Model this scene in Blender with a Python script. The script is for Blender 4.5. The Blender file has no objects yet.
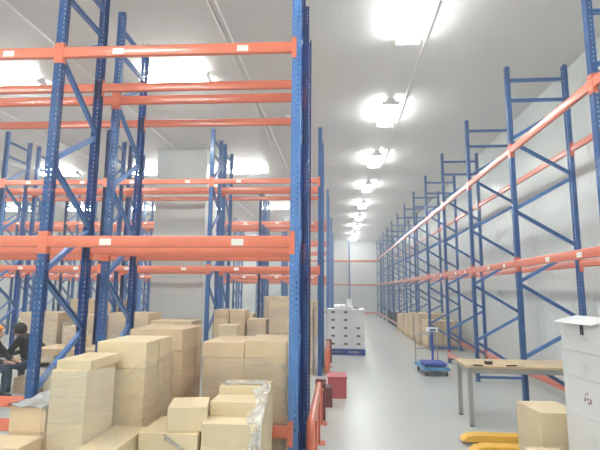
import bpy, bmesh, math, random
from mathutils import Vector, Matrix
random.seed(7)
C = bpy.context.scene.collection
PI = math.pi

# ------------------------------------------------------------------ materials
def new_mat(name):
    m = bpy.data.materials.new(name); m.use_nodes = True
    nt = m.node_tree; b = nt.nodes['Principled BSDF']
    return m, nt, b

def mat(name, col, rough=.5, metal=0., var=.06, scale=6., bump=0., bscale=40., coat=0., rnd=0.):
    """principled material with noise-driven colour variation and optional bump"""
    m, nt, b = new_mat(name)
    N, L = nt.nodes, nt.links
    tc = N.new('ShaderNodeTexCoord')
    nz = N.new('ShaderNodeTexNoise'); nz.inputs['Scale'].default_value = scale; nz.inputs['Detail'].default_value = 4
    L.new(tc.outputs['Object'], nz.inputs['Vector'])
    rp = N.new('ShaderNodeValToRGB')
    lo = [max(0, c*(1-var)) for c in col]; hi = [min(1, c*(1+var)) for c in col]
    rp.color_ramp.elements[0].position = .3; rp.color_ramp.elements[1].position = .7
    rp.color_ramp.elements[0].color = (*lo, 1); rp.color_ramp.elements[1].color = (*hi, 1)
    L.new(nz.outputs['Fac'], rp.inputs['Fac'])
    out = rp.outputs['Color']
    if rnd:
        oi = N.new('ShaderNodeObjectInfo')
        mr = N.new('ShaderNodeMapRange'); mr.inputs['To Min'].default_value = 1-rnd; mr.inputs['To Max'].default_value = 1+rnd*.6
        L.new(oi.outputs['Random'], mr.inputs['Value'])
        hs = N.new('ShaderNodeHueSaturation')
        L.new(out, hs.inputs['Color']); L.new(mr.outputs['Result'], hs.inputs['Value'])
        out = hs.outputs['Color']
    L.new(out, b.inputs['Base Color'])
    b.inputs['Roughness'].default_value = rough; b.inputs['Metallic'].default_value = metal
    if coat:
        b.inputs['Coat Weight'].default_value = coat; b.inputs['Coat Roughness'].default_value = .12
    if bump:
        nb = N.new('ShaderNodeTexNoise'); nb.inputs['Scale'].default_value = bscale
        L.new(tc.outputs['Object'], nb.inputs['Vector'])
        bp = N.new('ShaderNodeBump'); bp.inputs['Strength'].default_value = bump; bp.inputs['Distance'].default_value = .01
        L.new(nb.outputs['Fac'], bp.inputs['Height']); L.new(bp.outputs['Normal'], b.inputs['Normal'])
    return m

def panel_mat(name, col, axis, rough, fine=20., seam=1.0, strength=.25):
    """insulated sandwich panel: fine ribs and wider panel joints running across the given axis"""
    m, nt, b = new_mat(name); N, L = nt.nodes, nt.links
    tc = N.new('ShaderNodeTexCoord'); sp = N.new('ShaderNodeSeparateXYZ')
    L.new(tc.outputs['Object'], sp.inputs['Vector'])
    def sine(per):
        mu = N.new('ShaderNodeMath'); mu.operation = 'MULTIPLY'; mu.inputs[1].default_value = 2*PI/per
        L.new(sp.outputs[axis], mu.inputs[0])
        si = N.new('ShaderNodeMath'); si.operation = 'SINE'; L.new(mu.outputs[0], si.inputs[0]); return si
    s1 = sine(1/fine)
    fr = N.new('ShaderNodeMath'); fr.operation = 'PINGPONG'; fr.inputs[1].default_value = seam/2
    L.new(sp.outputs[axis], fr.inputs[0])
    st = N.new('ShaderNodeMapRange'); st.inputs['From Max'].default_value = .014; st.inputs['To Min'].default_value = -6; st.inputs['To Max'].default_value = 0
    L.new(fr.outputs[0], st.inputs['Value'])
    ad = N.new('ShaderNodeMath'); ad.operation = 'ADD'; L.new(s1.outputs[0], ad.inputs[0]); L.new(st.outputs[0], ad.inputs[1])
    nz = N.new('ShaderNodeTexNoise'); nz.inputs['Scale'].default_value = 1.3; L.new(tc.outputs['Object'], nz.inputs['Vector'])
    ad2 = N.new('ShaderNodeMath'); ad2.operation = 'MULTIPLY_ADD'; ad2.inputs[1].default_value = 6
    L.new(nz.outputs['Fac'], ad2.inputs[0]); L.new(ad.outputs[0], ad2.inputs[2])
    bp = N.new('ShaderNodeBump'); bp.inputs['Strength'].default_value = strength; bp.inputs['Distance'].default_value = .002
    L.new(ad2.outputs[0], bp.inputs['Height']); L.new(bp.outputs['Normal'], b.inputs['Normal'])
    rp = N.new('ShaderNodeValToRGB')
    rp.color_ramp.elements[0].color = (*[c*.96 for c in col], 1); rp.color_ramp.elements[1].color = (*col, 1)
    L.new(nz.outputs['Fac'], rp.inputs['Fac'])
    L.new(rp.outputs['Color'], b.inputs['Base Color']); b.inputs['Roughness'].default_value = rough
    return m

def film_mat(name, dens, white):
    """clear stretch film: mostly see-through with a glossy wrinkled surface and a milky share"""
    m = bpy.data.materials.new(name); m.use_nodes = True
    nt = m.node_tree; N, L = nt.nodes, nt.links
    N.remove(N['Principled BSDF']); out = N['Material Output']
    tc = N.new('ShaderNodeTexCoord'); mp = N.new('ShaderNodeMapping'); mp.inputs['Scale'].default_value = (5, 5, 16)
    mp.inputs['Rotation'].default_value = (.25, .3, 0)
    L.new(tc.outputs['Object'], mp.inputs['Vector'])
    nz = N.new('ShaderNodeTexNoise'); nz.inputs['Scale'].default_value = 1.4; nz.inputs['Detail'].default_value = 5
    L.new(mp.outputs['Vector'], nz.inputs['Vector'])
    bp = N.new('ShaderNodeBump'); bp.inputs['Strength'].default_value = .7; bp.inputs['Distance'].default_value = .03
    L.new(nz.outputs['Fac'], bp.inputs['Height'])
    tr = N.new('ShaderNodeBsdfTransparent'); gl = N.new('ShaderNodeBsdfGlossy'); gl.inputs['Roughness'].default_value = .09
    df = N.new('ShaderNodeBsdfDiffuse'); df.inputs['Color'].default_value = (.85, .85, .85, 1)
    L.new(bp.outputs['Normal'], gl.inputs['Normal']); L.new(bp.outputs['Normal'], df.inputs['Normal'])
    m1 = N.new('ShaderNodeMixShader'); L.new(df.outputs[0], m1.inputs[1]); L.new(gl.outputs[0], m1.inputs[2]); m1.inputs[0].default_value = 1-white
    m2 = N.new('ShaderNodeMixShader')
    rp = N.new('ShaderNodeMapRange'); rp.inputs['From Min'].default_value = .35; rp.inputs['From Max'].default_value = .75
    rp.inputs['To Min'].default_value = dens*.5; rp.inputs['To Max'].default_value = dens*1.7
    L.new(nz.outputs['Fac'], rp.inputs['Value']); L.new(rp.outputs[0], m2.inputs[0])
    L.new(tr.outputs[0], m2.inputs[1]); L.new(m1.outputs[0], m2.inputs[2]); L.new(m2.outputs[0], out.inputs['Surface'])
    return m

def emit_mat(name, col, s):
    m, nt, b = new_mat(name)
    b.inputs['Base Color'].default_value = (*col, 1)
    b.inputs['Emission Color'].default_value = (*col, 1); b.inputs['Emission Strength'].default_value = s
    return m

LAMP = 42.
M = dict(
    blue=mat('blue_powder_coat', (.075, .215, .53), .28, 0, .10, 3, coat=.4),
    orange=mat('orange_powder_coat', (.77, .19, .105), .28, 0, .05, 2, coat=.6),
    card=mat('pale_cardboard', (.76, .62, .41), .6, 0, .05, 5, .12, 60, rnd=.10),
    card2=mat('brown_cardboard', (.70, .535, .35), .62, 0, .06, 5, .12, 60, rnd=.10),
    white_card=mat('white_carton_board', (.74, .74, .75), .5, 0, .03, 4, .05, 60, rnd=.05),
    tape=mat('packing_tape', (.72, .58, .38), .25, 0, .03, 5),
    dark=mat('dark_strap_and_hole_shade', (.03, .03, .035), .5, 0, .1, 5),
    faint=mat('pale_grey_print', (.64, .64, .65), .5, 0, .1, 5),
    red_print=mat('dark_red_print', (.20, .05, .05), .5, 0, .1, 5),
    sticker=mat('white_sticker', (.85, .84, .80), .4, 0, .03, 5),
    yellow=mat('yellow_paint', (.80, .45, .06), .4, 0, .06, 4),
    ysticker=mat('yellow_sticker', (.85, .75, .08), .4, 0, .03, 4),
    steel=mat('bright_steel', (.75, .76, .78), .25, 1, .05, 5),
    grey=mat('grey_metal', (.40, .42, .42), .4, .4, .06, 4),
    wood=mat('light_wood', (.66, .50, .31), .45, 0, .12, 4),
    pine=mat('pallet_wood', (.52, .38, .22), .75, 0, .15, 6),
    bpallet=mat('blue_plastic', (.035, .07, .40), .4, 0, .08, 4),
    teal=mat('teal_blue_paint', (.06, .24, .46), .4, 0, .08, 4),
    rubber=mat('black_rubber', (.025, .025, .028), .6, 0, .1, 5),
    maroon=mat('maroon_paint', (.16, .035, .04), .45, 0, .12, 5),
    redbox=mat('faded_red_plastic', (.50, .10, .12), .45, 0, .08, 4),
    conduit=mat('white_conduit', (.85, .85, .84), .4, 0, .03, 5),
    housing=mat('white_lamp_housing', (.85, .86, .86), .4, 0, .02, 5),
    bag=mat('white_plastic_bag', (.88, .89, .90), .3, 0, .04, 5, .4, 14),
    jacket=mat('black_cloth', (.018, .017, .02), .85, 0, .2, 8, .3, 30),
    jeans=mat('blue_denim', (.07, .11, .19), .85, 0, .2, 10, .3, 60),
    skin=mat('skin', (.52, .30, .21), .55, 0, .06, 10),
    hair=mat('black_hair', (.012, .011, .012), .6, 0, .2, 30, .4, 80),
    orangecloth=mat('orange_cloth', (.90, .32, .03), .7, 0, .08, 8),
    shoe=mat('dark_shoe', (.03, .03, .035), .6, 0, .1, 8),
    lamp=emit_mat('lamp_diffuser', (.96, 1.0, .975), LAMP),
    floor=mat('grey_epoxy_floor', (.50, .51, .485), .32, 0, .035, .7, .02, 3),
    ceil=panel_mat('grey_ceiling_panel', (.80, .80, .775), 0, .45, 6., 1.0, .12),
    wall=panel_mat('white_wall_panel_side', (.78, .81, .785), 1, .20, 11., 1.15, 1.0),
    wall_end=panel_mat('white_wall_panel_end', (.78, .81, .785), 0, .35, 12., 1.15, .2),
    film=film_mat('stretch_film', .20, .30),
    film_edge=film_mat('bunched_stretch_film', .55, .75),
)

# ------------------------------------------------------------------ mesh helpers
class MB:
    def __init__(s): s.bm = bmesh.new()
    def box(s, x0, x1, y0, y1, z0, z1, bev=0., seg=1):
        ret = bmesh.ops.create_cube(s.bm, size=1)
        vs = ret['verts']
        for v in vs:
            v.co = Vector(((x0+x1)/2+v.co.x*(x1-x0), (y0+y1)/2+v.co.y*(y1-y0), (z0+z1)/2+v.co.z*(z1-z0)))
        if bev:
            es = {e for v in vs for e in v.link_edges}
            bmesh.ops.bevel(s.bm, geom=list(es), offset=bev, segments=seg, affect='EDGES', profile=.5)
        return s
    def prism(s, prof, a, b, axis='x', bev=0.):
        """closed 2D profile swept along an axis from a to b"""
        def pt(p, t):
            return {'x': (t, p[0], p[1]), 'y': (p[0], t, p[1]), 'z': (p[0], p[1], t)}[axis]
        A = [s.bm.verts.new(pt(p, a)) for p in prof]; B = [s.bm.verts.new(pt(p, b)) for p in prof]
        n = len(prof)
        fs = [s.bm.faces.new((A[i], A[(i+1) % n], B[(i+1) % n], B[i])) for i in range(n)]
        fs.append(s.bm.faces.new(A[::-1])); fs.append(s.bm.faces.new(B))
        if bev:
            bmesh.ops.bevel(s.bm, geom=list({e for f in fs for e in f.edges}), offset=bev, segments=1, affect='EDGES')
        return s
    def tube(s, pts, r, n=8, closed=False):
        pts = [Vector(p) for p in pts]; rings = []
        up = None
        for i, p in enumerate(pts):
            t = ((pts[i+1]-p) if i == 0 else (p-pts[i-1]) if i == len(pts)-1 else (pts[i+1]-pts[i-1])).normalized()
            if up is None:
                up = Vector((0, 0, 1)) if abs(t.z) < .9 else Vector((1, 0, 0))
            a = t.cross(up).normalized(); b = a.cross(t).normalized(); up = b
            rr = r[i] if isinstance(r, (list, tuple)) else r
            rings.append([s.bm.verts.new(p+a*rr*math.cos(2*PI*k/n)+b*rr*math.sin(2*PI*k/n)) for k in range(n)])
        for A, B in zip(rings, rings[1:]):
            for k in range(n): s.bm.faces.new((A[k], A[(k+1) % n], B[(k+1) % n], B[k]))
        s.bm.faces.new(rings[0][::-1]); s.bm.faces.new(rings[-1])
        return s
    def disc(s, c, axis, r, h, n=16):
        c = Vector(c); d = Vector({'x': (1, 0, 0), 'y': (0, 1, 0), 'z': (0, 0, 1)}[axis])
        return s.tube([c-d*h/2, c+d*h/2], r, n)
    def mesh(s, name, m, smooth=False):
        bmesh.ops.recalc_face_normals(s.bm, faces=s.bm.faces)
        me = bpy.data.meshes.new(name); s.bm.to_mesh(me); s.bm.free()
        me.materials.append(m)
        if smooth:
            for p in me.polygons: p.use_smooth = True
            me.set_sharp_from_angle(angle=.7)
        return me
    def build(s, name, m, parent=None, loc=(0, 0, 0), rot=None, smooth=False):
        return link(name, s.mesh(name, m, smooth), parent, loc, rot)

def link(name, me, parent=None, loc=(0, 0, 0), rot=None):
    o = bpy.data.objects.new(name, me); C.objects.link(o)
    o.location = loc
    if rot: o.rotation_euler = rot
    if parent: o.parent = parent
    return o
def tag(o, label, cat, group=None):
    o['label'] = label; o['category'] = cat
    if group: o['group'] = group
    return o
def thing(name, label, cat, loc=(0, 0, 0), rz=0, group=None):
    o = bpy.data.objects.new(name, None); C.objects.link(o)
    o.location = loc; o.rotation_euler = (0, 0, rz)
    return tag(o, label, cat, group)
def struct(o):
    o['kind'] = 'structure'; return o

# ------------------------------------------------------------------ room
XR, XL, Y0, Y1, HC = 3.86, -17.5, -4.5, 34.6, 5.45
T = .15
struct(MB().box(XL-T, XR+T, Y0-T, Y1+T, -.2, 0).build('floor', M['floor']))
struct(MB().box(XL-T, XR+T, Y0-T, Y1+T, HC, HC+.15).build('ceiling', M['ceil']))
struct(MB().box(XR, XR+T, Y0-T, Y1+T, 0, HC).build('wall_right', M['wall']))
struct(MB().box(XL-T, XL, Y0-T, Y1+T, 0, HC).build('wall_left', M['wall']))
struct(MB().box(XL, XR, Y1, Y1+T, 0, HC).build('wall_back', M['wall_end']))
struct(MB().box(XL, XR, Y0-T, Y0, 0, HC).build('wall_front', M['wall_end']))
struct(MB().box(-4.92, -3.53, 11.62, 12.7, 0, HC, .01).build('column', M['wall_end']))

# ------------------------------------------------------------------ racking
UH, UW, UD = 5.19, .084, .062
MESH = {}
def upright_mesh(holes):
    """C-section post, web on the -y side, open towards +y; optional punched slots"""
    key = ('up', holes)
    if key in MESH: return MESH[key]
    bm = bmesh.new(); t = .003
    # unrolled section: lip, flange, web, flange, lip
    w, d = UW/2, UD
    path = [(-w+.018, d), (-w, d), (-w, d*.58), (-w, d*.42), (-w, 0), (-w+.016, 0), (-w+.027, 0), (w-.027, 0), (w-.016, 0), (w, 0), (w, d*.42), (w, d*.58), (w, d), (w-.018, d)]
    hole_cols = {2, 5, 7, 10}
    zs = [0]; kinds = []
    if holes:
        z = .06
        while z+.05 < UH:
            zs += [z, z+.019]; kinds += [0, 1]; z += .05
        zs.append(UH); kinds.append(0)
    else:
        zs.append(UH); kinds.append(0)
    rows = [[bm.verts.new((x, y, z)) for x, y in path] for z in zs]
    for r in range(len(zs)-1):
        for c in range(len(path)-1):
            if kinds[r] and c in hole_cols: continue
            bm.faces.new((rows[r][c], rows[r][c+1], rows[r+1][c+1], rows[r+1][c]))
    bmesh.ops.solidify(bm, geom=bm.faces[:], thickness=t)
    bmesh.ops.recalc_face_normals(bm, faces=bm.faces)
    me = bpy.data.meshes.new('upright'); bm.to_mesh(me); bm.free(); me.materials.append(M['blue'])
    MESH[key] = me; return me

def channel_mesh(p, q, side):
    """C-channel brace from p to q in the frame's y-z plane; open side towards +x or -x"""
    key = ('br', tuple(round(v, 3) for v in (*p, *q)), side)
    if key in MESH: return MESH[key]
    a, b = Vector((0, *p)), Vector((0, *q)); L = (b-a).length
    w, d, t = .050, .040, .004
    mb = MB()
    x0 = -d/2*side; x1 = d/2*side
    lp = .013; xi = x1-t*side
    prof = [(x0, -w/2), (x1, -w/2), (x1, -w/2+lp), (xi, -w/2+lp), (xi, -w/2+t), (x0+t*side, -w/2+t), (x0+t*side, w/2-t), (xi, w/2-t), (xi, w/2-lp), (x1, w/2-lp), (x1, w/2), (x0, w/2)]
    mb.prism([(py, px) for px, py in prof], 0, L, 'x')   # local: x along, y width, z depth
    e = (b-a).normalized(); n = Vector((1, 0, 0)); wv = n.cross(e)
    mx = Matrix((e, wv, n)).transposed().to_4x4(); mx.translation = a
    bmesh.ops.transform(mb.bm, matrix=mx, verts=mb.bm.verts)
    me = mb.mesh('brace', M['blue']); MESH[key] = me; return me

def brace_list(d):
    f, r = UD*.6, d-UD*.6
    L = [((f, 4.97), (r, 4.97), 1), ((f, 4.64), (r, 4.64), 1), ((r, 4.52), (f, 4.02), -1)]
    zf = 3.98
    while zf > .5:
        L.append(((f, zf), (r, zf-.52), 1))
        if zf > .8: L.append(((r, zf-.58), (f, zf-1.05), -1))
        zf -= 1.083
    L.append(((f, .08), (r, .08), 1))
    return L

BH, BD = .108, .048
def beam_mesh(L, h=BH, d=BD):
    """stepped box beam: a lower ledge on the inner side, rounded outer edges"""
    key = ('beam', round(L, 3), h, d)
    if key in MESH: return MESH[key]
    mb = MB()
    prof = [(0, -h/2), (d, -h/2), (d, h/2-.03), (d*.55, h/2-.03), (d*.55, h/2), (0, h/2)]
    mb.prism(prof, 0, L, 'x', 0)
    bmesh.ops.bevel(mb.bm, geom=[e for e in mb.bm.edges if abs(e.verts[0].co.x-e.verts[1].co.x) > .5], offset=.011, segments=3, affect='EDGES', profile=.5)
    me = mb.mesh('beam', M['orange'], True); MESH[key] = me; return me
def connector_mesh():
    key = 'conn'
    if key in MESH: return MESH[key]
    mb = MB()
    # L-shaped end plate: a cheek on the post face and one along its flank
    prof = [(-.043, -.006), (.004, -.006), (.004, .05), (0, .05), (0, -.001), (-.043, -.001)]
    mb.prism(prof, -.115, .095, 'z')
    for z in (-.085, -.02, .06):
        mb.disc((-.022, -.008, z), 'y', .0075, .006, 8)
    me = mb.mesh('end_connector', M['orange']); MESH[key] = me; return me
def sticker_mesh():
    if 'st' not in MESH: MESH['st'] = MB().box(-.055, .055, -.0015, 0, -.03, .03).mesh('label_sticker', M['sticker'])
    return MESH['st']
def foot_mesh():
    if 'ft' not in MESH: MESH['ft'] = MB().box(-.06, .06, -.02, UD+.02, 0, .006, .001).mesh('base_plate', M['blue'])
    return MESH['ft']

def rack(label, loc, rz, n, pitch, depth, beams, holes=lambda k: False, conn=lambda k: True, single=lambda k: True, stick=None, group='pallet racks', zoff={}):
    """n bays along local x; front at local y=0. beams: list of (bay set, z, 'front'|'rear')"""
    t = thing('pallet_rack', label, 'rack', loc, rz, group)
    rest = bmesh.new()
    for k in range(n+1):
        x = k*pitch
        me = upright_mesh(holes(k))
        u1 = link('upright', me, t, (x, 0, 0)); u2 = link('upright', me, t, (x, depth, 0), (0, 0, PI))
        if holes(k) or conn(k):
            for u in (u1, u2): link('base_plate', foot_mesh(), u)
        if single(k):
            for p, q, s in brace_list(depth): link('brace', channel_mesh(p, q, s), t, (x, 0, 0))
        else:
            for p, q, s in brace_list(depth):
                b2 = bmesh.new(); b2.from_mesh(channel_mesh(p, q, s)); bmesh.ops.translate(b2, vec=(x, 0, 0), verts=b2.verts)
                tm = bpy.data.meshes.new('tmp'); b2.to_mesh(tm); rest.from_mesh(tm); b2.free(); bpy.data.meshes.remove(tm)
    if len(rest.verts):
        me = bpy.data.meshes.new('bracing'); rest.to_mesh(me); me.materials.append(M['blue'])
        o = link('bracing', me, t); o['kind'] = 'stuff'
    rest.free()
    L = pitch-UW-.008
    for bays, z, side in beams:
        for k in bays:
            x = k*pitch+UW/2+.004
            if side == 'front':
                b = link('beam', beam_mesh(L), t, (x, 0.0, z))
            else:
                b = link('beam', beam_mesh(L), t, (x+L, depth, z), (0, 0, PI))
            if conn(k):
                link('end_connector', connector_mesh(), b, (-.004, 0, 0))
                e2 = link('end_connector', connector_mesh(), b, (L+.004, 0, 0)); e2.scale = (-1, 1, 1)
            if stick and stick(side, k, z):
                for sx in stick(side, k, z): link('label_sticker', sticker_mesh(), b, (sx*L, 0, -.005))
    return t

# right-hand rack along the wall: local x runs towards the camera
RP, RD, RN = 2.29, .92, 13
yfar = 4.7+2.29*12
def rk(k): return RN-1-k          # bay/frame counted from the camera -> local index
allb = [k for k in range(RN)]
right = rack('long blue and orange pallet rack standing along the white panelled side wall', (2.6, yfar, 0), -PI/2, RN, RP, RD,
     [(allb, 3.84, 'front'), (allb, 3.84, 'rear'), (allb, 2.11, 'front'), (allb, 2.11, 'rear'),
      ([b for b in range(RN) if RN-2-b >= 7 or RN-2-b == 2], .2, 'front'), (allb, .22, 'rear')],
     holes=lambda k: k >= RN-5, conn=lambda k: k >= RN-7, single=lambda k: k >= RN-8,
     stick=lambda s, k, z: (.45, .8) if s == 'front' and z < 3 and z > 1 and k >= RN-5 else None)

# left-hand racks standing across the hall in back-to-back pairs
LP = 2.35
XB = -.40
TILT = .026
ords = ['nearest', 'second', 'third', 'fourth', 'fifth', 'sixth', 'seventh', 'eighth', 'ninth', 'tenth']
rows = [(4.05, .83, 3), (5.2, .83, 3), (9.45, .83, 4), (10.52, .83, 4), (15.6, .85, 6), (16.8, .85, 6), (21.9, .85, 6), (23.1, .85, 6), (28.1, .85, 6), (29.3, .85, 6)]
for i, (y, d, n) in enumerate(rows):
    bays = list(range(n))
    bl = [(bays, 4.01, 'front'), (bays, 4.01, 'rear'), (bays, 2.13, 'front'), (bays, 2.13, 'rear')]
    if i == 0:
        bl += [(bays, .50, 'front'), (bays, .50, 'rear'), (bays[:-1], .24, 'front')]
    # local x runs +X; start at the far (left) end
    def stick(s, k, z, i=i, n=n):
        if s == 'front' and i in (0, 2, 4) and z > 1: return (.245, .79)
        return None
    rack(f'{ords[i]} row from the camera of blue and orange racks across the hall', (XB-n*LP*math.cos(TILT), y-n*LP*math.sin(TILT), 0), TILT, n, LP, d, bl,
         holes=lambda k, i=i: i < 2, conn=lambda k, i=i: i < 4, single=lambda k, i=i: i < 6, stick=stick)
rack('blue and orange rack standing against the far end wall across the aisle', (.73-2*2.3, 33.3, 0), 0, 3, 2.3, .85,
     [([0, 1, 2], 3.84, 'front'), ([0, 1, 2], 3.84, 'rear'), ([0, 1, 2], 2.11, 'front'), ([0, 1, 2], 2.11, 'rear'), ([0, 1, 2], .12, 'front')],
     conn=lambda k: False, single=lambda k: False)

# ------------------------------------------------------------------ ceiling lamps, conduits
def lamp(label, x, y, along, grp):
    t = thing('ceiling_light', label, 'light', (x, y, HC-.075), PI/2 if along == 'y' else 0, grp)
    if 'lh' not in MESH:
        MESH['lh'] = MB().prism([(-.06, .075), (-.12, .012), (-.12, .0), (.12, .0), (.12, .012), (.06, .075)], -.60, .60, 'x', .004).mesh('housing', M['housing'])
        MESH['ld'] = MB().prism([(-.125, -.001), (-.16, .004), (-.17, -.02), (-.15, -.055), (-.09, -.07), (.09, -.07), (.15, -.055), (.17, -.02), (.16, .004), (.125, -.001)], -.59, .59, 'x').mesh('diffuser', M['lamp'])
        MESH['lc'] = MB().box(.59, .605, -.172, .172, -.072, .004, .004).mesh('end_cap', M['housing'])
    link('housing', MESH['lh'], t); link('diffuser', MESH['ld'], t)
    link('end_cap', MESH['lc'], t); link('end_cap', MESH['lc'], t, rot=(0, 0, PI))
nth = ['first', 'second', 'third', 'fourth', 'fifth', 'sixth', 'seventh', 'eighth', 'ninth', 'tenth', 'eleventh', 'twelfth']
for i in range(11):
    y = -1.05+3.42*i
    lamp(f'white strip light lying lengthwise above the open aisle, {nth[i]} from the camera', 1.02, y, 'y', 'strip lights above the open aisle')
gaps = [(-2.6, 'added unseen behind the camera'), (1.3, 'before the nearest rack'), (7.35, 'between second and third rack rows'), (13.6, 'between fourth and fifth rack rows'), (20.0, 'between sixth and seventh rack rows'), (26.2, 'between eighth and ninth rack rows'), (32.0, 'beyond the tenth rack row')]  # first row is added out of view to brighten faces towards the camera
for y, g in gaps:
    for j in range(5):
        lamp(f'crosswise strip light {g}, {nth[j]} from the aisle', -2.86-3.06*j, y, 'x', 'crosswise strip lights between the racks')
for x in (-1.60, -1.70, -4.38, -7.2, -9.9, 1.30):
    o = MB().tube([(0, Y0, 0), (0, Y1, 0)], .017, 8).build('conduit', M['conduit'], loc=(x, 0, HC-.0165), smooth=True)
    nm = {-1.60: 'inner white conduit of the close pair along the ceiling', -1.70: 'outer white conduit of the close pair along the ceiling',
          -4.38: 'single white conduit along the ceiling above the nearest blue post', -7.2: 'white ceiling conduit further out beyond the nearest blue post',
          -9.9: 'outermost white conduit along the ceiling', 1.30: 'thin white line along the ceiling beside the aisle strip lights'}[x]  # the last tube is just a thin white line along the ceiling
    tag(o, nm, 'conduit', 'ceiling conduits')
t = thing('smoke_detector', 'small round white detector on the ceiling behind the nearest rack', 'detector', (-1.12, 9.4, HC))
MB().disc((0, 0, -.012), 'z', .06, .024, 20).build('base', M['housing'], t, smooth=True)
MB().disc((0, 0, -.037), 'z', .04, .026, 20).build('sensor_cap', M['sticker'], t, smooth=True)

# ------------------------------------------------------------------ cartons
def carton(name, label, x0, x1, y0, y1, z0, z1, m='card', rz=0., group=None, tape=False, cat='box'):
    """closed carton: flap seam along the top, soft edges; tape over the seam and down both ends"""
    w, d, h = x1-x0, y1-y0, z1-z0
    long_x = w >= d
    a, b = (d, w) if long_x else (w, d)      # a: across the seam, b: along it
    g = .003
    prof = [(-a/2, 0), (a/2, 0), (a/2, h), (g, h), (0, h-.004), (-g, h), (-a/2, h)]
    mb = MB(); mb.prism(prof, -b/2, b/2, 'x' if long_x else 'y', min(.003, h*.03))
    o = mb.build(name, M[m], None, ((x0+x1)/2, (y0+y1)/2, z0), (0, 0, rz))
    tag(o, label, cat, group)
    if tape:
        tw, e = .024, .0012
        dr = min(.07, h*.45)
        pr = [(-b/2-e, h-dr), (-b/2-e, h+e), (b/2+e, h+e), (b/2+e, h-dr), (b/2, h-dr), (b/2, h), (-b/2, h), (-b/2, h-dr)]
        tb = MB(); tb.prism(pr, -tw, tw, 'y' if long_x else 'x')
        tb.build('packing_tape', M['tape'], o)
    return o

def column_of(desc, grp, x0, x1, y0, y1, zb, heights, m='card', jit=.003, tape=False, name='carton', first='topmost'):
    """cartons one on another, heights listed from the top"""
    z = zb+sum(heights); n = len(heights)
    for i, h in enumerate(heights):
        pos = 'topmost' if i == 0 else ('bottom' if i == n-1 else nth[i]+' from the top')
        jx, jy = random.uniform(-jit, jit), random.uniform(-jit, jit)
        carton(name, f'{desc}, {pos}', x0+jx, x1+jx, y0+jy, y1+jy, z-h+.0008, z, m, random.uniform(-.012, .012), grp, tape)
        z -= h

def pallet(label, x0, x1, y0, y1, h=.13, m='pine', group='pallets', rz=0):
    """deck boards on bearers and bottom boards"""
    w, d = x1-x0, y1-y0
    t = thing('pallet', label, 'pallet', ((x0+x1)/2, (y0+y1)/2, 0), rz, group)
    nb = 6; bw = d/nb*.8
    for i in range(nb):
        yy = -d/2+d/nb*(i+.5)
        MB().box(-w/2, w/2, yy-bw/2, yy+bw/2, h-.02, h, .002).build('deck_board', M[m], t)
    for xx in (-w/2+.05, 0, w/2-.05) if m != 'bpallet' else (-w/2+.075, 0, w/2-.075):
        bh = .05 if m != 'bpallet' else .074
        MB().box(xx-bh, xx+bh, -d/2, d/2, .02, h-.02, .002).build('bearer', M[m], t)
        MB().box(xx-.05, xx+.05, -d/2, d/2, 0, .02, .002).build('bottom_board', M[m], t)
    if m == 'bpallet':
        for yy in (-d/2+.012, d/2-.012):
            MB().box(-w/2, w/2, yy-.012, yy+.012, .0, .045, .003).build('edge_board', M[m], t)
            MB().box(-w/2, w/2, yy-.013, yy+.011, h-.05, h-.021, .003).build('edge_board', M[m], t)
    return t

def film_shell(label, x0, x1, y0, y1, z0, z1, m='film', top=False, seed=1, amp=.012, drop=0., group='stretch films', off=.02):
    """wrinkled film around the four sides of a load"""
    rnd = random.Random(seed); bm = bmesh.new()
    x0 -= off; x1 += off; y0 -= off; y1 += off
    per = []
    def seg(a, b, n):
        for i in range(n): per.append((a[0]+(b[0]-a[0])*i/n, a[1]+(b[1]-a[1])*i/n))
    nx = max(6, int((x1-x0)/.06)); ny = max(6, int((y1-y0)/.06))
    seg((x0, y0), (x1, y0), nx); seg((x1, y0), (x1, y1), ny); seg((x1, y1), (x0, y1), nx); seg((x0, y1), (x0, y0), ny)
    nz = max(5, int((z1-z0)/.06)); cx, cy = (x0+x1)/2, (y0+y1)/2
    rings = []
    for j in range(nz+1):
        R = []
        for i, (px, py) in enumerate(per):
            k = amp*(math.sin(i*.9+j*.7+seed)+math.sin(i*2.3-j*1.6))*.5+rnd.uniform(-amp, amp)*.4
            zz = z0+(z1-z0)*j/nz
            if j == nz: zz += .025*math.sin(i*.8+seed)-.012+rnd.uniform(-.012, .012)
            dx, dy = px-cx, py-cy; l = math.hypot(dx, dy)
            R.append(bm.verts.new((px+dx/l*k, py+dy/l*k, zz)))
        rings.append(R)
    n = len(per)
    for A, B in zip(rings, rings[1:]):
        for i in range(n): bm.faces.new((A[i], A[(i+1) % n], B[(i+1) % n], B[i]))
    bmesh.ops.recalc_face_normals(bm, faces=bm.faces)
    me = bpy.data.meshes.new('stretch_wrap'); bm.to_mesh(me); bm.free(); me.materials.append(M[m])
    for p in me.polygons: p.use_smooth = True
    return tag(link('stretch_wrap', me), label, 'stretch film', group)

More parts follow.
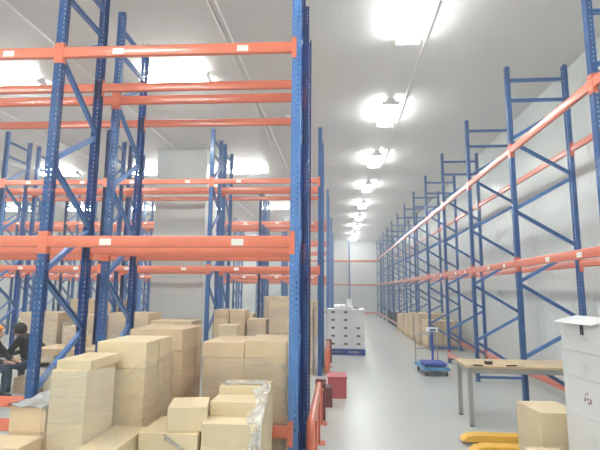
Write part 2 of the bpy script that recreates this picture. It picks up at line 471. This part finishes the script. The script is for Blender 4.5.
# ---- foreground, pile beside the nearest blue post
pallet('wooden pallet under the film-wrapped carton pile beside the nearest blue post', -2.26, -1.40, 2.76, 3.92, .14)
G1 = 'cartons of the film-wrapped pile beside the nearest blue post'
carton('carton', 'loose flat carton lying on top of the narrow film-wrapped carton stack', -1.89, -1.65, 3.0, 3.39, 1.158, 1.222, 'card', 0, G1)
column_of('carton in narrow front stack of the film-wrapped pile', G1, -1.915, -1.665, 2.99, 3.38, .14, [.17]*6, 'card')
column_of('carton in front column of tall wide stack in film-wrapped pile', G1, -1.84, -1.455, 3.42, 3.67, .14, [.193]*6, 'card')
column_of('carton in rear column of tall wide stack in film-wrapped pile', G1, -1.84, -1.45, 3.68, 3.93, .14, [.193]*6, 'card')
column_of('carton in low stack with white sheet against the film-wrapped pile', G1, -2.18, -1.925, 2.99, 3.60, .14, [.155]*5, 'card2')
carton('carton', 'small carton jutting out in front of the low stack with white sheet', -2.24, -1.93, 2.74, 2.975, .60, .745, 'card2', 0, G1)
column_of('carton holding up the small jutting carton before the low stack', G1, -2.24, -1.93, 2.74, 2.975, .14, [.23, .23], 'card2')
column_of('carton in low front column beside the narrow film-wrapped stack', G1, -1.655, -1.40, 2.76, 3.40, .14, [.19, .19, .18], 'card')
film_shell('clear film around the tall carton stacks beside the nearest blue post', -1.93, -1.455, 2.99, 3.94, .16, 1.17, seed=3, amp=.008)
# white sheet over the low stack
bm = bmesh.new(); gx, gy = 8, 14; V = []
for j in range(gy+1):
    for i in range(gx+1):
        x = -2.2+.28*i/gx; y = 2.97+.66*j/gy
        V.append(bm.verts.new((x, y, .925+.008*math.sin(i*1.7+j*.9)+.006*math.sin(j*2.1)+(.03*(j/gy)**2))))
for j in range(gy):
    for i in range(gx):
        q = j*(gx+1)+i; bm.faces.new((V[q], V[q+1], V[q+gx+2], V[q+gx+1]))
bmesh.ops.solidify(bm, geom=bm.faces[:], thickness=.003)
me = bpy.data.meshes.new('plastic_sheet'); bm.to_mesh(me); bm.free(); me.materials.append(M['bag'])
for p in me.polygons: p.use_smooth = True
tag(link('plastic_sheet', me), 'white plastic sheet lying over the low stack beside the nearest post', 'sheet')

# ---- foreground, stepped open pile in front of the nearest bay
pallet('wooden pallet under the stepped open pile in the front of the nearest bay', -1.375, -.53, 3.2, 3.92, .13)
G2 = 'cartons of the stepped open pile before the nearest rack bay'
column_of('carton in wide low column that carries the small turned carton', G2, -1.38, -.965, 3.2, 3.62, .13, [.15, .15, .145, .145], 'card')
carton('carton', 'small carton set askew on top of the wide low column', -1.225, -.955, 3.23, 3.54, .7215, .885, 'card', .22, G2)
column_of('carton in lowest front column of stepped film-edged pile', G2, -.945, -.555, 3.21, 3.40, .13, [.15, .17, .17, .17], 'card')
column_of('carton in middle column of stepped film-edged pile', G2, -.945, -.555, 3.41, 3.65, .13, [.19, .19, .19, .19], 'card')
column_of('carton in rear column of stepped film-edged pile', G2, -.945, -.555, 3.66, 3.91, .13, [.205, .205, .205, .205], 'card')
def film_strip(label, pts, w, m='film_edge', seed=1, n=5):
    """bunched ribbon of film following a path"""
    rnd = random.Random(seed); bm = bmesh.new(); rows_ = []
    pts = [(Vector(p), Vector(d)) for p, d in pts]
    dense = []
    for (p, d), (q, e) in zip(pts, pts[1:]):
        k = max(2, int((q-p).length/.03))
        for i in range(k): dense.append((p.lerp(q, i/k), d.lerp(e, i/k)))
    dense.append(pts[-1])
    for j, (p, d) in enumerate(dense):
        tng = (dense[min(j+1, len(dense)-1)][0]-dense[max(j-1, 0)][0]).normalized(); nr = tng.cross(d).normalized()
        ww = w*(1+.25*math.sin(j*.7+seed))
        rows_.append([bm.verts.new(p+d*ww*i/n+nr*(.010*math.sin(i*2.2+j*.55+seed)+rnd.uniform(-.005, .005))) for i in range(n+1)])
    for A, B in zip(rows_, rows_[1:]):
        for i in range(n): bm.faces.new((A[i], A[i+1], B[i+1], B[i]))
    bmesh.ops.solidify(bm, geom=bm.faces[:], thickness=.002)
    me = bpy.data.meshes.new('stretch_wrap'); bm.to_mesh(me); bm.free(); me.materials.append(M[m])
    for p in me.polygons: p.use_smooth = True
    return tag(link('stretch_wrap', me), label, 'stretch film', 'stretch films')
film_strip('bunched white film edge hanging round the stepped open carton pile',
           [((-.545, 3.185, .13), (-1, -.05, 0)), ((-.53, 3.19, .62), (-1, 0, 0)), ((-.53, 3.22, .80), (-1, 0, .1)), ((-.53, 3.42, .90), (-1, 0, .2)), ((-.535, 3.66, .965), (-.9, -.2, .1)), ((-.6, 3.70, .965), (0, 1, .1)), ((-.75, 3.69, .965), (0, 1, 0)), ((-.93, 3.69, .962), (0, 1, 0))], .095, seed=4)
film_strip('loose film tail trailing from the wide low column of cartons',
           [((-1.2, 3.19, .72), (.1, 0, -.9)), ((-1.1, 3.185, .66), (.3, 0, -.9)), ((-1.0, 3.185, .60), (.6, 0, -.8)), ((-.95, 3.18, .5), (1, 0, -.2)), ((-.94, 3.18, .3), (1, 0, 0))], .05, seed=9)

# ---- cartons on the floor of the nearest bay
G3 = 'cartons standing inside the nearest rack bay'
pallet('wooden pallet under the tall twin carton columns in the nearest bay', -1.25, -.47, 4.14, 4.76, .14)
column_of('brown carton in twin column farther from the aisle post, nearest bay', G3, -1.235, -.852, 4.16, 4.76, .14, [.135, .27, .27, .27, .14], 'card2')
column_of('brown carton in twin column touching the aisle post, nearest bay', G3, -.846, -.468, 4.14, 4.76, .14, [.145, .27, .27, .27, .15], 'card2')
film_shell('clear film round the twin carton columns in the nearest bay', -1.235, -.475, 4.14, 4.76, .16, 1.09, seed=8, amp=.006, off=.008)
column_of('brown carton in tall stack behind the film-wrapped pile, nearest bay', G3, -1.93, -1.43, 4.16, 4.56, 0.0, [.19]*7, 'card2')
column_of('carton in narrow stack at the rear of the nearest bay', G3, -1.98, -1.43, 4.57, 4.76, 0.0, [.19]*7, 'card2')

# ---- loads in the second pair of racks and beyond
def load(desc, x0, x1, y0, y1, nx, ny, heights, m='card2', wrap=None, tape=False, pal=True, name='carton', pm='pine', miss=()):
    grp = 'cartons of '+desc
    pz = .13 if pal else 0
    if pal: pallet('pallet under '+desc, x0, x1, y0, y1, pz, pm)
    cols = ['first', 'second', 'third', 'fourth']
    for i in range(nx):
        for j in range(ny):
            if (i, j) in miss: hs = heights[1:]
            else: hs = heights
            a, b = x0+(x1-x0)*i/nx, x0+(x1-x0)*(i+1)/nx; c, d = y0+(y1-y0)*j/ny, y0+(y1-y0)*(j+1)/ny
            rowd = ('front' if j == 0 else 'rear')+' '+cols[i]+' column' if ny > 1 else cols[i]+' column'
            column_of(f'{desc}, {rowd}', grp, a+.007, b-.007, c+.007, d-.007, pz, hs, m, .003, tape, name)
    if wrap: film_shell('clear film round '+desc, x0, x1, y0, y1, pz, pz+sum(heights)-.1, seed=wrap, amp=.008)
load('wrapped load behind the seated person', -7.0, -6.1, 9.58, 10.30, 2, 1, [.2, .28, .28, .28], wrap=11)
load('wrapped load past the nearest post foot', -5.98, -5.2, 9.58, 10.30, 2, 1, [.24, .25, .25, .25], wrap=12, miss=((0, 0),))
load('load behind the small table', -4.95, -4.05, 9.55, 10.27, 2, 1, [.25, .25, .25, .3], wrap=13)
load('load left of the white column', -4.0, -3.1, 9.53, 10.25, 2, 1, [.3, .3, .3], wrap=14)
load('yellowish stepped load in the third row', -2.66, -1.98, 9.63, 10.15, 2, 1, [.18, .32, .32, .32])
carton('carton', 'small yellowish carton standing before the stepped load in the third row', -2.40, -2.02, 9.05, 9.40, .60, 1.0, 'card', 0)
column_of('carton under the small yellowish carton before the third row', 'cartons before the third row', -2.42, -2.0, 9.03, 9.42, 0, [.30, .30], 'card2', tape=False)
load('flat-topped load in the third row', -1.93, -1.52, 9.58, 10.20, 1, 1, [.25, .35, .35], wrap=15)
load('tall load next to the aisle in the third row', -1.47, -.55, 9.58, 10.23, 2, 1, [.3, .34, .34, .34], wrap=16)
load('load at the rear of the third pair', -1.5, -.6, 15.75, 16.4, 2, 1, [.4, .4, .4], wrap=17)
load('second load at the rear of the third pair', -2.6, -1.75, 15.75, 16.4, 2, 1, [.4, .45, .5], wrap=18)
load('low load in the third pair beyond the column', -4.9, -2.95, 15.75, 16.4, 4, 1, [.35, .4])
load('broad load in the third pair, far out', -9.6, -7.65, 15.75, 16.4, 4, 1, [.4, .4, .4])
load('load in the second pair behind the small table', -6.2, -5.35, 10.72, 11.25, 2, 1, [.4, .45, .45])

# ---- loads in the long right-hand rack
load('brown load nearest in the long wall rack', 2.58, 3.44, 14.05, 14.95, 2, 2, [.23, .23, .23], tape=True, miss=())
load('second brown load in the long wall rack', 2.50, 3.45, 15.05, 15.85, 2, 2, [.28, .28, .28], wrap=21)
load('third brown load in the long wall rack', 2.50, 3.40, 16.35, 17.2, 2, 2, [.27, .27, .27])
load('fourth brown load in the long wall rack', 2.48, 3.40, 17.3, 18.2, 2, 2, [.24, .24, .24])
load('fifth brown load in the long wall rack', 2.50, 3.40, 18.6, 19.5, 2, 2, [.22, .22, .22])
load('sixth brown load in the long wall rack', 2.50, 3.40, 19.6, 20.5, 2, 1, [.3, .3])
for i, y in enumerate((21.4, 22.4, 23.8, 24.8, 26.1)):
    t = thing('container', f'dark container with pale lid on the wall rack floor, {nth[i]} after the brown loads', 'container', (2.98, y, .0), 0, 'dark containers in the wall rack')
    MB().box(-.32, .32, -.3, .3, .10, .62, .03, 2).build('body', M['rubber'], t)
    MB().box(-.33, .33, -.31, .31, .62, .68, .02, 2).build('lid', M['rubber' if i % 2 else 'white_card'], t)
    for sx in (-1, 1): MB().box(sx*.25-.05, sx*.25+.05, -.28, .28, 0, .10, .004).build('runner', M['rubber'], t)

# ------------------------------------------------------------------ white cartons on the blue pallet in the aisle
px0, px1, py0, py1 = -.36, .68, 12.5, 13.4
pallet('blue plastic pallet on the aisle floor under white cartons', px0, px1, py0, py1, .155, 'bpallet')
cols = ['nearest the racks', 'in the middle', 'on the open side']
for c in range(3):
    for r in range(5):
        a = px0+.02+c*.337; z = .156+r*.208
        o = carton('white_carton', f'white carton with dark hand hole, {nth[r]} layer up, column {cols[c]}', a, a+.333, py0+.03, py1-.1, z, z+.207, 'white_card', 0, 'white cartons on the blue pallet', False)
        if not (c == 2 and r > 2):
            w = .055
            hp = [(math.cos(k*PI/5)*w, .13+math.sin(k*PI/5)*.030) for k in range(10)]
            MB().prism(hp, -(py1-py0-.13)/2-.0015, -(py1-py0-.13)/2+.0005, 'y').build('hand_hole_shade', M['dark'], o)  # flat dark plate on the board, painting the shade inside the hole
def lump(name, label, loc, sx, sy, sz, m, seed, cat, group=None):
    bm = bmesh.new(); bmesh.ops.create_icosphere(bm, subdivisions=3, radius=1)
    rnd = random.Random(seed); ph = [rnd.uniform(0, 6) for _ in range(6)]
    for v in bm.verts:
        k = 1+.16*math.sin(v.co.x*5+ph[0])*math.sin(v.co.y*4+ph[1])+.12*math.sin(v.co.z*7+v.co.x*6+ph[2])
        v.co = Vector((v.co.x*sx*k, v.co.y*sy*k, max(-sz*.75, v.co.z*sz*k)))
    me = bpy.data.meshes.new(name); bm.to_mesh(me); bm.free(); me.materials.append(M[m])
    for p in me.polygons: p.use_smooth = True
    o = link(name, me, None, (loc[0], loc[1], loc[2]+sz*.75))
    return tag(o, label, cat, group)
lump('plastic_bag', 'crumpled white plastic bag on the white cartons, at the rack side', (0.0, 12.8, 1.197), .17, .15, .07, 'bag', 1, 'bag')
lump('plastic_bag', 'crumpled white plastic bag in the middle of the white cartons', (.26, 12.75, 1.197), .12, .12, .05, 'bag', 2, 'bag')
carton('white_box', 'small white box standing on top of the white cartons', .20, .34, 12.95, 13.1, 1.198, 1.45, 'bag', .1, None, False)
tag(MB().tube([(.36, 12.8, 1.215), (.44, 12.78, 1.225), (.54, 12.8, 1.212)], .016, 8).build('cloth_roll', M['rubber'], smooth=True), 'small dark roll on top of the white cartons', 'roll')

# ------------------------------------------------------------------ end-of-row guards
def guard(label, x, ya, yb, h):
    t = thing('rack_guard', label, 'guard rail', (x, (ya+yb)/2, 0), 0, 'orange guards at the row ends')
    L = (yb-ya)/2
    pts = [(0, -L, .02), (0, -L, h-.16)]+[(0, -L+.14*(1-math.cos(a)), h-.16+.12*math.sin(a)) for a in (.3, .6, .9, 1.2, PI/2)]+[(0, 0, h-.04), (0, L-.06, h-.04)]
    MB().tube(pts, .04, 12).build('top_rail', M['orange'], t, smooth=True)
    MB().box(.02, .034, -L+.12, L-.1, .10, h-.06, .003).build('side_plate', M['orange'], t)
    for yy in (-L+.25, 0, L-.2):
        p = MB().box(.0, .055, yy-.04, yy+.04, 0, h-.06, .004).build('post', M['orange'], t)
        MB().box(-.04, .11, yy-.07, yy+.07, 0, .01, .002).build('base_plate', M['orange'], p)
    b = MB().box(-.05, .085, L-.06, L+.02, 0, h+.02, .006).build('end_bracket', M['maroon'], t)
    for zx in (-.03, .015, .06):
        for zz in (h-.015, h-.11):
            MB().disc((zx, L-.066, zz), 'y', .010, .012, 8).build('bolt', M['steel'], b)
guard('orange guard rail at the aisle end of the nearest pair of racks', -.275, 4.45, 6.35, .50)
guard('orange guard rail at the aisle end of the second pair of racks', -.275, 9.7, 11.4, .50)
guard('orange guard rail at the aisle end of the third pair of racks', -.29, 15.7, 17.6, .50)
def crate(name, label, x0, x1, y0, y1, h, m):
    t = thing(name, label, 'crate', ((x0+x1)/2, (y0+y1)/2, 0), .05)
    w, d = (x1-x0)/2, (y1-y0)/2
    prof = [(-w*.94, 0), (w*.94, 0), (w, h), (w-.012, h), (w*.94-.012, .012), (-w*.94+.012, .012), (-w+.012, h), (-w, h)]
    MB().prism(prof, -d+.012, d-.012, 'y', .002).build('shell', M[m], t)
    for s in (-1, 1): MB().box(-w*.97, w*.97, s*(d-.006)-.006, s*(d-.006)+.006, 0, h, .002).build('end_panel', M[m], t)
    MB().box(-w-.008, w+.008, -d-.006, d+.006, h-.025, h, .004).build('lid', M[m], t)
crate('crate', 'faded red lidded crate on the floor past the nearest guard rail', -.20, .10, 7.55, 7.95, .335, 'redbox')
crate('crate', 'small dark maroon crate on the floor beside the faded red crate', -.275, -.115, 6.98, 7.25, .275, 'maroon')

# yellow tag on a post
o = MB().box(0, .0015, -.012, .012, -.09, .09).build('aisle_tag', M['ysticker'])
for r in bpy.data.objects:
    if r.name.startswith('pallet_rack') and r.get('label', '').startswith('second row'):
        best = max((c for c in r.children if c.name.startswith('upright')), key=lambda c: (c.location.x, c.location.y))
        o.parent = best; o.location = (-UW/2-.0017, .04, 2.13)

# ------------------------------------------------------------------ table in the right-hand bay
t = thing('work_table', 'long wooden-topped table with grey metal legs before the wall rack', 'table', (1.625, 6.22, 0), -.015)
TW, TD = 1.8, .66
MB().box(0, TW, 0, TD, .722, .752, .004).build('table_top', M['wood'], t)
f = MB().box(.03, TW-.03, .02, .05, .655, .722, .003).build('apron', M['grey'], t)
MB().box(.03, TW-.03, TD-.05, TD-.02, .655, .722, .003).build('apron', M['grey'], t)
MB().box(.03, .06, .05, TD-.05, .655, .722, .003).build('apron', M['grey'], t)
MB().box(TW-.06, TW-.03, .05, TD-.05, .655, .722, .003).build('apron', M['grey'], t)
for lx in (.05, TW-.05):
    for ly in (.05, TD-.05):
        g = MB().box(lx-.026, lx+.026, ly-.026, ly+.026, .012, .70, .004).build('leg', M['grey'], t)
        MB().disc((lx, ly, .006), 'z', .03, .012, 12).build('foot', M['rubber'], g)
def knife(label, x, y, rz, l):
    t = thing('knife', label, 'knife', (x, y, .754), rz, 'tools on the wooden table')
    MB().box(0, l*.55, -.012, .012, 0, .016, .004).build('handle', M['rubber'], t)
    MB().prism([(l*.55, -.009), (l*.95, -.009), (l, .006), (l*.55, .009)], .004, .008, 'z').build('blade', M['steel'], t)
knife('dark-handled tool lying on the near corner of the wooden table', 1.83, 6.2, 2.9, .22)
knife('dark tool lying in the middle of the wooden table', 2.12, 6.22, .2, .26)
t = thing('tape_roll', 'roll of tape lying flat on the wooden table', 'tape', (1.95, 6.38, .7535))
MB().prism([(math.cos(a*PI/10)*.05, math.sin(a*PI/10)*.05) for a in range(20)], 0, .04, 'z').build('roll', M['rubber'], t)
MB().disc((0, 0, .0205), 'z', .036, .0425, 16).build('core', M['card2'], t)

# ------------------------------------------------------------------ trolley with scale
t = thing('platform_trolley', 'blue platform trolley with chrome push handle on the aisle floor', 'trolley', (1.92, 10.05, 0), .06)
MB().box(-.26, .26, -.40, .45, .13, .175, .012, 2).build('deck', M['teal'], t)
MB().box(-.27, .27, -.41, .46, .118, .14, .008).build('bumper', M['teal'], t)
for sx in (-1, 1):
    for sy in (-1, 1):
        c = MB().box(sx*.2-.02, sx*.2+.02, sy*.36-.03, sy*.36+.03, .07, .118, .004).build('caster', M['grey'], t)
        MB().disc((sx*.2, sy*.36, .052), 'x', .052, .035, 16).build('wheel', M['rubber'], c, smooth=True)
hp = [(-.24, .42, .17), (-.24, .43, .70)]+[(-.24+.07*(1-math.cos(a)), .43, .70+.07*math.sin(a)) for a in (.4, .8, 1.2, PI/2)]
hp += [(.17+.07*math.sin(a), .43, .70+.07*math.cos(a)) for a in (.0, .4, .8, 1.2, PI/2)]+[(.24, .42, .17)]
MB().tube(hp, .014, 8).build('push_handle', M['steel'], t, smooth=True)
MB().tube([(-.24, .426, .45), (.24, .426, .45)], .009, 8).build('cross_bar', M['steel'], t, smooth=True)
t = thing('weighing_scale', 'blue weighing scale with post and pale display on the trolley', 'scale', (1.93, 10.0, .176), .04)
MB().box(-.22, .22, -.30, .22, .03, .075, .008, 2).build('platform', M['bpallet'], t)
for sx in (-1, 1):
    for sy in (-.24, .16): MB().disc((sx*.18, sy, .015), 'z', .02, .03, 10).build('foot', M['rubber'], t)
MB().box(.04, .085, .23, .275, .04, .66, .004).build('post', M['bpallet'], t)
MB().box(.03, .095, .12, .235, .035, .06, .004).build('post_bracket', M['bpallet'], t)
h = MB().prism([(.20, .655), (.31, .655), (.29, .74), (.235, .75)], -.06, .19, 'x', .006).build('display_head', M['housing'], t)
MB().box(0.0, .13, .196, .2005, .67, .72, .001).build('screen', M['teal'], h)

# ------------------------------------------------------------------ pallet truck
t = thing('pallet_truck', 'yellow hand pallet truck pushed in under the wooden table front', 'pallet truck', (1.36, 5.40, 0))
for s, yy in ((-1, -.19), (1, .19)):
    pr = [(0, .04), (.05, .03), (1.14, .03), (1.14, .105), (.16, .105), (.06, .09)]
    g = MB().prism(pr, yy-.075, yy+.075, 'y', .006).build('fork', M['yellow'], t)
    for wx in (.16, .26): MB().disc((wx, yy, .036), 'y', .036, .07, 14).build('load_wheel', M['rubber'], g, smooth=True)
b = MB().box(1.13, 1.24, -.25, .25, .05, .42, .02, 2).build('body', M['yellow'], t)
MB().disc((1.28, 0, .26), 'z', .055, .36, 14).build('pump', M['yellow'], t, smooth=True)
for yy in (-.07, .07): MB().disc((1.28, yy, .09), 'y', .09, .05, 18).build('steer_wheel', M['rubber'], t, smooth=True)
h = MB().tube([(1.30, 0, .42), (1.33, 0, .95)], .018, 8).build('tiller', M['yellow'], t, smooth=True)
MB().tube([(1.33, -.06, .95), (1.34, -.1, 1.05), (1.345, -.08, 1.13), (1.345, .08, 1.13), (1.34, .1, 1.05), (1.33, .06, .95), (1.33, -.06, .95)], .014, 8).build('grip', M['rubber'], h, smooth=True)

# ------------------------------------------------------------------ white cartons stacked at the aisle side
rot = .12
hs = [.305, .29, .30, 0.20, .24]
cx, cy = 2.155, 3.95
pallet('small wooden pallet under the tall white carton stack by the wooden table', 1.93, 2.38, 3.72, 4.18, .128, 'pine', rz=.12)
for r in range(5):
    z = .1285+sum(hs[:r])
    hh = hs[r]-.0008
    o = carton('white_carton', 'white carton in the tall stack by the wooden table, '+['bottom one', 'second from the bottom', 'middle one', 'second from the top', 'open-flapped top one'][r],
               cx-.24, cx+.24, cy-.25, cy+.25, z, z+hh, 'white_card', rot+random.uniform(-.015, .015), 'white cartons stacked by the wooden table', False)
    # small blurred stamp on the aisle-facing side: a fuzzy blot of overlapping dabs with a darker dab beside it
    mk = MB(); rn = random.Random(r+3)
    for k in range(9):
        u, v = -.04+rn.gauss(0, .018), hh*.5+rn.gauss(0, .020); q = rn.uniform(.005, .010)
        mk.prism([(-u-q, v), (-u-q*.4, v-q*1.3), (-u+q, v-q*.3), (-u+q*.5, v+q)], 0, .0018, 'z')
    for k in range(3):
        u, v = -.085+rn.gauss(0, .004), hh*.5-.02+.012*k; q = .009
        mk.prism([(-u-q, v), (-u-q*.4, v-q*1.3), (-u+q, v-q*.3), (-u+q*.5, v+q)], 0, .0018, 'z')
    for vv in mk.bm.verts:      # lay the flat stamp on the -x side
        cx_, cy_, cz_ = vv.co; vv.co = (-.2395-cz_, -cx_, cy_)
    mk.build('printed_mark', M['red_print' if r == 2 else 'faint'], o)
    if r < 4:
        MB().box(-.2412, -.2395, -.247, .247, hh-.004, hh+.0005).build('edge_tape', M['white_card'], o)
    else:
        MB().box(-.2415, -.2395, -.06, -.015, hh-.10, hh).build('closing_strap', M['dark'], o)
        MB().prism([(-.24, hh+.002), (-.30, hh-.016), (-.302, hh-.011), (-.24, hh+.008)], -.247, .247, 'y').build('flap', M['white_card'], o)
        MB().prism([(-.24, hh+.002), (-.10, hh+.035), (-.10, hh+.041), (-.24, hh+.008)], -.247, .247, 'y').build('flap', M['white_card'], o)
# brown cartons next to it
G5 = 'brown cartons between pallet truck and white stack'
carton('carton', 'brown carton on top of the low pile beside the white stack', 1.71, 2.09, 4.32, 4.76, .39, .66, 'card', .10, G5)
carton('carton', 'brown carton at the bottom beside the white stack, towards the table', 1.72, 2.12, 4.32, 4.78, .0, .3885, 'card', .10, G5)
column_of('low brown carton on the aisle side next to the white stack', G5, 1.52, 1.80, 3.84, 4.16, 0, [.21, .21], 'card')
carton('carton', 'smaller brown carton hard against the white stack near its foot', 1.803, 1.872, 3.86, 4.12, .0, .40, 'card', 0, G5)

# ------------------------------------------------------------------ small table and people between the racks
t = thing('side_table', 'small wooden table between the racks with a carton on it', 'table', (-4.92, 7.15, 0))
MB().box(0, 1.1, 0, .6, .70, .735, .004).build('table_top', M['wood'], t)
MB().box(.03, 1.07, .02, .05, .63, .70, .003).build('apron', M['wood'], t)
for lx in (.05, 1.05):
    for ly in (.05, .55): MB().box(lx-.03, lx+.03, ly-.03, ly+.03, 0, .70, .004).build('leg', M['grey'], t)
# open tapered tray-like box on the table
t = thing('cardboard_box', 'open brown box standing on the small wooden table', 'box', (-4.35, 7.45, .7355), .1)
w, d, h = .12, .14, .17
MB().prism([(-w, 0), (w, 0), (w*1.25, h), (w*1.25-.006, h), (w-.006, .006), (-w+.006, .006), (-w*1.25+.006, h), (-w*1.25, h)], -d, d, 'y', .001).build('tray', M['card2'], t)
for s in (-1, 1): MB().box(-w*1.1, w*1.1, s*d-.003, s*d+.003, 0, h*.95, .001).build('end_panel', M['card2'], t)
carton('carton', 'low carton that the person in black sits on', -5.32, -4.92, 7.3, 7.7, 0, .25, 'card2', .05)
carton('carton', 'wrapped carton standing under the small wooden table', -4.8, -4.35, 7.3, 7.6, 0, .28, 'card', .0)
carton('carton', 'second carton standing under the small wooden table', -4.3, -3.95, 7.28, 7.6, 0, .33, 'card', .0)

def person(label, pts, edges, cols, loc, rz, extra):
    """one continuous skinned body; cols: (material index per joint)"""
    me = bpy.data.meshes.new('person'); me.from_pydata([p[:3] for p in pts], edges, []); me.update()
    o = bpy.data.objects.new('person_skin', me); C.objects.link(o)
    sk = o.modifiers.new('s', 'SKIN'); sk.use_smooth_shade = True
    for i, p in enumerate(pts):
        r = p[3]; me.skin_vertices[0].data[i].radius = (r, p[4] if len(p) > 4 else r)
    me.skin_vertices[0].data[0].use_root = True
    ss = o.modifiers.new('u', 'SUBSURF'); ss.levels = 2; ss.render_levels = 2
    dg = bpy.context.evaluated_depsgraph_get(); dg.update()
    bme = bpy.data.meshes.new_from_object(o.evaluated_get(dg))
    bpy.data.objects.remove(o)
    bme.materials.clear()
    for k in ('jacket', 'jeans', 'skin', 'shoe', 'orangecloth'): bme.materials.append(M[k])
    P = [Vector(p[:3]) for p in pts]
    for f in bme.polygons:
        c = f.center; best = None
        for a, b in edges:
            ab = P[b]-P[a]; tt = max(0, min(1, (c-P[a]).dot(ab)/max(1e-9, ab.length_squared)))
            dd = (P[a]+ab*tt-c).length-(pts[a][3]*(1-tt)+pts[b][3]*tt)
            if best is None or dd < best[0]: best = (dd, cols[b])
        f.material_index = best[1]; f.use_smooth = True
    root = link('person', bme, None, loc, (0, 0, rz))
    tag(root, label, 'person')
    extra(root)
    return root
def body_chain(lean, fwd):
    """seated, leaning forward along +x (local); hips at origin"""
    pts = []; edges = []; cols = []
    def add(x, y, z, r, par, c, r2=None):
        pts.append((x, y, z, r, r2 or r)); cols.append(c)
        if par is not None: edges.append((par, len(pts)-1))
        return len(pts)-1
    J, D, S, F = 0, 1, 2, 3
    hip = add(0, 0, .12, .15, None, J)
    wa = add(.06, 0, .30, .135, hip, J); ch = add(.06+.12*lean, 0, .48, .15, wa, J); sh = add(.06+.24*lean, 0, .56, .11, ch, J)
    nk = add(.10+.30*lean, 0, .62, .055, sh, S); hd = add(.14+.32*lean, 0, .68, .085, nk, S); tp = add(.16+.32*lean, 0, .76, .088, hd, S)
    add(.245+.32*lean, 0, .69, .022, hd, S)      # nose
    for s in (-1, 1):
        a = add(.07+.22*lean, s*.16, .59, .07, sh, J); e = add(.22+.2*lean, s*.23, .36, .05, a, J)
        wv = add(.42+.2*lean, s*.12, .30, .035, e, J); h = add(.47+.2*lean, s*.10, .29, .034, wv, S)
        pl = add(.51+.2*lean, s*.09, .285, .03, h, S)
        for f in range(4):
            k1 = add(.545+.2*lean, s*(.055+.02*f), .282, .009, pl, S); add(.575+.2*lean-(.008 if f in (0, 3) else 0), s*(.055+.02*f), .262, .008, k1, S)
        tb = add(.50+.2*lean, s*.055, .285, .010, h, S); add(.53+.2*lean, s*.035, .275, .009, tb, S)
        kn = add(.40, s*.16, .17, .075, hip, D); 
        pts[-1] = (.40, s*.16, .17, .075, .075)
        an = add(.38, s*.15, -.20, .042, kn, D); hl = add(.36, s*.15, -.25, .04, an, F); add(.52, s*.16, -.265, .035, hl, F)
    return pts, edges, cols
def hair_of(root, hx, m='hair', sc=1.):
    bm = bmesh.new(); bmesh.ops.create_icosphere(bm, subdivisions=3, radius=1)
    kill = [v for v in bm.verts if v.co.x > .35 and v.co.z < .35 or v.co.z < -.62]
    bmesh.ops.delete(bm, geom=kill, context='VERTS')
    for v in bm.verts: v.co = Vector((hx-.01+v.co.x*.118*sc, v.co.y*.108*sc, 0.725+v.co.z*.125*sc))
    bmesh.ops.solidify(bm, geom=bm.faces[:], thickness=.012)
    me = bpy.data.meshes.new('hair'); bm.to_mesh(me); bm.free(); me.materials.append(M[m])
    for p in me.polygons: p.use_smooth = True
    return link('hair', me, root)
def ears(root, hx):
    for s in (-1, 1):
        MB().disc((hx-.01, s*.098, .71), 'y', .026, .012, 12).build('ear', M['skin'], root, smooth=True)
p, e, c = body_chain(.75, 1)
def ex1(r):
    hair_of(r, .15+.32*.75)
person('person in black jacket and jeans sitting bent forward on a carton between the racks', p, e, c, (-5.06, 7.50, .27), PI, ex1)
p, e, c = body_chain(.45, 1)
def ex2(r):
    h = hair_of(r, .15+.32*.45, 'orangecloth', 1.06); h.name = 'cap'; h['label'] = 'orange cap'
    ears(r, .15+.32*.45)
person('person in orange cap sitting opposite the person in black, at the edge', p, e, c, (-5.66, 6.86, .27), .1, ex2)
carton('carton', 'low carton that the person in the orange cap sits on', -5.87, -5.50, 6.67, 7.06, 0, .25, 'card2', .05)

# ------------------------------------------------------------------ world, camera, view
wd = bpy.data.worlds.new('world'); bpy.context.scene.world = wd; wd.use_nodes = True
wd.node_tree.nodes['Background'].inputs[0].default_value = (.8, .85, .9, 1)
wd.node_tree.nodes['Background'].inputs[1].default_value = .05
vs = wd.node_tree.nodes.new('ShaderNodeVolumeScatter'); vs.inputs['Density'].default_value = .019; vs.inputs['Anisotropy'].default_value = .3
wd.node_tree.links.new(vs.outputs[0], wd.node_tree.nodes['World Output'].inputs['Volume'])

f_px = 455.
th = math.atan(65/f_px); yaw = math.atan(40/(f_px/math.cos(th)))
F = Vector((-math.sin(yaw)*math.cos(th), math.cos(yaw)*math.cos(th), math.sin(th)))
R = Vector((math.cos(yaw), math.sin(yaw), 0)); U = R.cross(F)
R = R*math.cos(.008)+U*math.sin(.008); U = R.cross(F)
cam = bpy.data.cameras.new('camera'); co = bpy.data.objects.new('camera', cam); C.objects.link(co)
mx = Matrix((R, U, -F)).transposed().to_4x4(); mx.translation = (0, 0, 1.7)
co.matrix_world = mx
cam.sensor_width = 36; cam.lens = f_px*36/600; cam.clip_start = .05; cam.clip_end = 200
sc = bpy.context.scene; sc.camera = co
sc.view_settings.view_transform = 'Standard'; sc.view_settings.look = 'None'
sc.view_settings.gamma = 1; sc.view_settings.use_curve_mapping = False
sc.view_settings.exposure = 0.4
